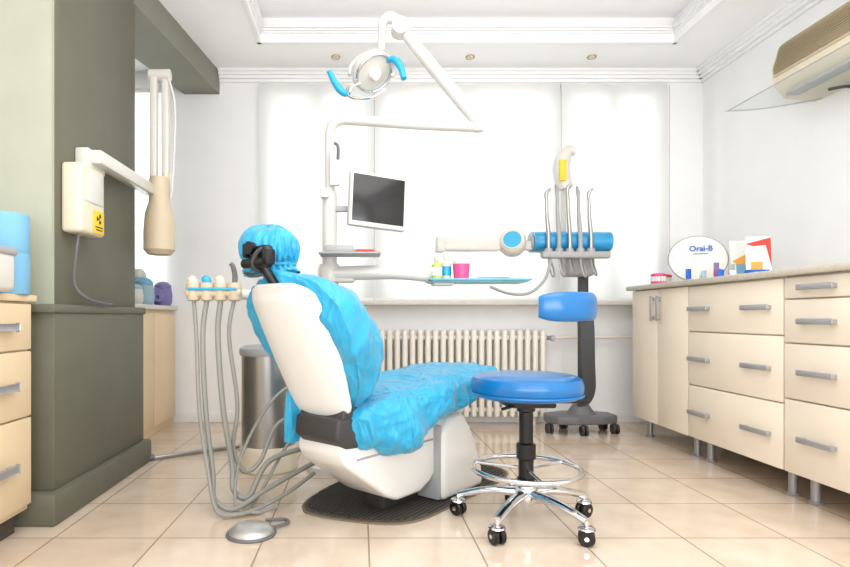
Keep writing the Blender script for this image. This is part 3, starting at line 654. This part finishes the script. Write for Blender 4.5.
for k in range(5):
    x=1.205+.068*k; y=3.625; ln=[.0,.02,.03,.01,.0][k]
    b=B(); b.tube([(x,y,1.16),(x,y,1.30),(x-.006,y+.01,1.42+ln),(x-.012,y+.0,1.52+ln)],[.015,.014,.014,.011,.010],seg=12)
    b.tube([(x-.012,y,1.52+ln),(x-.014,y,1.57+ln),(x-.03 if k%2 else x+.008,y-.02,1.60+ln)],[.009,.013,.007],seg=10); hp=b.done('handpiece','lgrey' if k%2 else 'steel',dc,label='slim steel dental handpiece')
    B().tube([(x,y,1.16),(x+.004,y-.01,1.10),(x+.02,y-.015,1.04+.012*(k%3)),(x+.045,y+.02,1.06),(x+.035,y+.09,1.19)],.0055,seg=8).done('hose',['hose','lgrey'][k%2],dc)
B().tube([(1.22,3.62,1.14),(1.17,3.58,1.02),(1.05,3.5,.93),(.90,3.4,.92),(.76,3.3,.955)],.009,seg=10).done('supply_hose','lgrey',dc)
b=B(); b.tube([(1.34,3.72,1.33),(1.34,3.72,1.64)],.012); b.done('post','white',dc)
b=B(); b.tube([(1.345,3.72,1.62),(1.32,3.72,1.74),(1.335,3.72,1.82),(1.37,3.71,1.87),(1.41,3.70,1.85)],[.05,.055,.05,.035,.02],seg=18); cl=b.done('curing_lamp','white',dc,label='white and yellow upright curing lamp')
B().box(1.29,1.335,3.655,3.675,1.66,1.80,.008).done('panel','yellow',cl)

# ---------------------------------------------------------------- steel pedestal
e=top('steel_pedestal',(-.47,2.92,0),'brushed steel cylindrical pedestal with beige base','pedestal')
B().lathe([(0,0),(.140,0),(.148,.01),(.148,.12),(.142,.13),(0,.13)],(-.47,2.92,0),48).done('base','ivory',e)
B().lathe([(.138,.13),(.138,.585),(0,.585)],(-.47,2.92,0),48).done('body','steel',e)
B().lathe([(0,.585),(.146,.585),(.15,.60),(.148,.62),(.12,.635),(0,.64)],(-.47,2.92,0),48).done('rim','lgrey',e)

# ---------------------------------------------------------------- assistant element with hoses
e=top('suction_holder',(-.6,2.35,.85),'beige and aqua suction holder with four hanging grey hoses','dental instrument holder')
b=B(); b.box(-.715,-.485,2.30,2.37,.862,.895,.014,seg=4)
for k in range(4): b.lathe([(.018,.845),(.026,.85),(.029,.87),(.029,.912),(.026,.92),(.015,.92)],(-.683+.056*k,2.325,0),20)
b.done('holder_bar','beige',e)
B().box(-.70,-.50,2.292,2.302,.888,.900,.004).done('trim_strip','aqua',e)
B().tube([(-.50,2.35,.875),(-.40,2.45,.87),(-.30,2.66,.89),(-.225,2.80,.92)],[.022,.02,.02,.022],seg=12).done('support_arm','white',e)
ends=[(-.20,2.47,.10),(-.19,2.52,.14),(-.21,2.57,.20),(-.24,2.66,.34)]
for k in range(4):
    x=-.683+.056*k; y=2.325
    b=B(); 
    if k<3: b.tube([(x,y,.91),(x-.004,y,.93),(x-.012,y-.008,.944)],[.022,.020,.012],seg=14)
    else: b.tube([(x,y,.91),(x+.002,y,.95),(x-.004,y-.008,.985),(x-.014,y-.012,1.0)],[.012,.011,.009],seg=12)
    b.done('suction_tip',['ivory','aqua','ivory','grey'][k],e)
    r=[.0085,.011,.012,.009][k]
    mid=[[(x+.012,y,.70),(x+.03,y-.02,.4),(-.61,2.28,.15),(-.56,2.20,.035),(-.50,2.18,.018),(-.41,2.24,.02),(-.30,2.36,.05)],
         [(x-.018,y,.70),(x-.006,y,.4),(-.60,2.31,.15),(-.58,2.26,.055),(-.50,2.24,.02),(-.40,2.34,.06),(-.30,2.43,.10)],
         [(x-.012,y,.70),(x+.01,y,.4),(-.53,2.35,.17),(-.52,2.33,.07),(-.46,2.34,.04),(-.39,2.44,.16)],
         [(x-.022,y,.70),(x+.008,y+.02,.42),(-.53,2.37,.24),(-.49,2.39,.13),(-.43,2.44,.16),(-.37,2.54,.30)]][k]
    B().tube([(x,y,.86)]+mid+[ends[k]],r,seg=10,n=8).done('hose','hose',e)
for k,(pts) in enumerate([[(-.24,2.66,.33),(-.33,2.52,.20),(-.42,2.36,.04),(-.44,2.26,.014),(-.40,2.22,.012)],[(-.24,2.66,.5),(-.38,2.50,.42),(-.50,2.40,.2),(-.50,2.28,.03),(-.42,2.22,.014),(-.33,2.27,.02)]]):
    B().tube(pts,.007,seg=10,n=8).done('hose','hose',e)
# foot switch
e=top('foot_switch',(-.39,2.035,0),'round pale metal foot control dome on the tiles','foot switch')
B().lathe([(0,0),(.088,0),(.09,.005),(.087,.010),(0,.010)],(-.39,2.035,0),40).done('base','grey',e)
B().lathe([(0,.010),(.080,.010),(.079,.016),(.066,.028),(.045,.037),(.02,.041),(0,.042)],(-.39,2.035,0),40).done('pedal','palemetal',e)
B().tube([(-.32,2.07,.012),(-.27,2.12,.01),(-.29,2.16,.01),(-.36,2.15,.01)],.006,seg=8).done('cable','grey',e)
# pole on floor
e=top('metal_pole',(-.85,3.3,0),'thin grey metal pole lying on the tiles','pole')
B().cyl((-1.12,3.08,.014),(-.56,3.50,.014),.013).done('shaft','steel',e); B().lathe([(.0,0),(.018,0),(.018,.06),(0,.06)],(-1.12,3.08,.018),16,ax=(-.56,-.42,0)).done('cap','grey',e)

# ---------------------------------------------------------------- stool
sx,sy=.63,2.15
st=top('stool',(sx,sy,0),'blue vinyl dental stool with chrome five-star base','stool')
b=B(); b.lathe([(0,.478),(.185,.478),(.20,.49),(.207,.51),(.207,.53),(.198,.552),(.17,.563),(.1,.567),(0,.567)],(sx,sy,0),56); b.done('seat','stoolblue',st)
b=B(); b.torus((sx,sy,.492),.204,.005); b.done('seat_piping','stoolblue',st)
b=B(); b.box(sx-.09,sx+.09,sy-.08,sy+.08,.445,.478,.008); b.box(sx+.05,sx+.235,sy-.01,sy+.05,.452,.474,.006); b.tube([(sx-.05,sy-.06,.455),(sx-.12,sy-.12,.45)],.006,seg=8); b.done('seat_mechanism','black',st)
b=B(); rg=[]
path=cr([(sx+.20,sy+.02,.462),(sx+.225,sy+.02,.47),(sx+.240,sy+.02,.51),(sx+.238,sy+.02,.60),(sx+.236,sy+.02,.72),(sx+.230,sy+.02,.82)],6)
for i,p in enumerate(path):
    tn=(path[min(i+1,len(path)-1)]-path[max(i-1,0)]).normalized(); nn=tn.cross(Vector((0,1,0))).normalized(); h=.026; d_=.016
    rg.append([p+nn*h*a+Vector((0,1,0))*d_*c for a,c in ((-1,-1),(1,-1),(1,1),(-1,1))])
b.loft(rg); b.done('backrest_bar','black',st)
rg=[]
for i in range(31):
    t=i/30; a=rad(-105+122*t); cxx,cyc=sx+.045,sy+.02; R_=.19
    hh=.053*(1-.3*abs(2*t-1)**6) ; th=.026*(1-.5*abs(2*t-1)**8)
    ring=[]
    for k in range(24):
        q=2*math.pi*k/24; rr=R_+th*math.copysign(abs(math.cos(q))**.7,math.cos(q)); zz=.815+.004*t+hh*math.copysign(abs(math.sin(q))**.7,math.sin(q))
        ring.append(Vector((cxx+rr*math.cos(a),cyc+rr*math.sin(a)*1.0,zz)))
    rg.append(ring)
B().loft(rg).done('backrest','stoolblue',st)
b=B(); b.lathe([(0,.10),(.034,.10),(.034,.17),(.028,.175),(.028,.24),(.036,.245),(.036,.30),(.026,.305),(.026,.42),(.034,.425),(.034,.45),(0,.45)],(sx,sy,0),28); b.done('gas_lift','black',st)
b=B(); b.torus((sx,sy,.205),.20,.010,seg=60)
for k in range(3):
    a=rad(30+120*k); b.tube([(sx+.03*math.cos(a),sy+.03*math.sin(a),.205),(sx+.2*math.cos(a),sy+.2*math.sin(a),.205)],.007,seg=8)
b.done('foot_ring','chrome',st)
b=B(); b.lathe([(0,.08),(.04,.08),(.045,.10),(.042,.135),(.036,.145),(0,.145)],(sx,sy,0)); b.done('hub','chrome',st)
for k in range(5):
    a=rad(-128+72*k); d=Vector((math.cos(a),math.sin(a),0)); o=Vector((sx,sy,0)); n_=Vector((-d.y,d.x,0)); rg=[]
    for i in range(9):
        t=i/8; p=o+d*(.02+.24*t)+Vector((0,0,.115-.035*t-.012*math.sin(t*3.1)*-1)); w_=.024-.008*t; h_=.018-.005*t
        rg.append([p+n_*w_*math.cos(q)+Vector((0,0,h_*math.sin(q))) for q in [2*math.pi*j/12 for j in range(12)]])
    B().loft(rg).done('leg','chrome',st)
    c=o+d*.258; ra=rad(20+50*k); wd=Vector((math.cos(ra),math.sin(ra),0))
    cs=B(); 
    for s_ in (-1,1): cs.lathe([(0,-.009),(.024,-.009),(.028,-.005),(.028,.005),(.024,.009),(0,.009)],c+wd*.014*s_+Vector((0,0,.028)),24,ax=wd)
    ca=cs.done('caster','black',st)
    b=B(); b.cyl(c+Vector((0,0,.03)),c+Vector((0,0,.085)),.009); b.lathe([(.03,0),(.028,.006),(.02,.01),(0,.012)],c+Vector((0,0,.055)),16); b.cyl(c-wd*.026+Vector((0,0,.028)),c+wd*.026+Vector((0,0,.028)),.008); b.done('caster_fork','chrome',ca)

# ---------------------------------------------------------------- lights
w=bpy.data.worlds.new('world'); sc.world=w; w.use_nodes=True; w.node_tree.nodes['Background'].inputs[0].default_value=(.97,.985,1,1); w.node_tree.nodes['Background'].inputs[1].default_value=1.05
def area(loc,rot,sx_,sy_,P,col=(1,1,1)):
    l=bpy.data.lights.new('area','AREA'); l.shape='RECTANGLE'; l.size=sx_; l.size_y=sy_; l.energy=P; l.color=col
    o=bpy.data.objects.new('area_light',l); o.location=loc; o.rotation_euler=rot; COL.objects.link(o); return o
for i,(a,c) in enumerate(ops): area(((a+c)/2,4.6,1.66),(rad(-90),0,0),c-a,1.56,(c-a)*(45 if i==0 else 17),(.98,.99,1))
area((.7,1.2,2.73),(0,0,0),2.2,2.2,46,(1,.994,.985))  # unseen fill added under the tray, no fitting there
area((.3,-.9,1.5),(rad(98),0,0),3.5,1.8,44,(1,.994,.985))  # fill added behind the camera to brighten the room
area((.5,-.5,1.0),(rad(148),0,0),3.0,1.2,62,(1,.99,.98))  # added uplight, out of view, bounces light off the ceiling

# ---------------------------------------------------------------- camera
cd=bpy.data.cameras.new('camera'); cd.lens=24; cd.sensor_width=36; cd.shift_x=65/850; cd.shift_y=33.5/850; cd.clip_start=.05
co=bpy.data.objects.new('camera',cd); co.location=(0,0,.78); co.rotation_euler=(rad(90),0,0); COL.objects.link(co); sc.camera=co
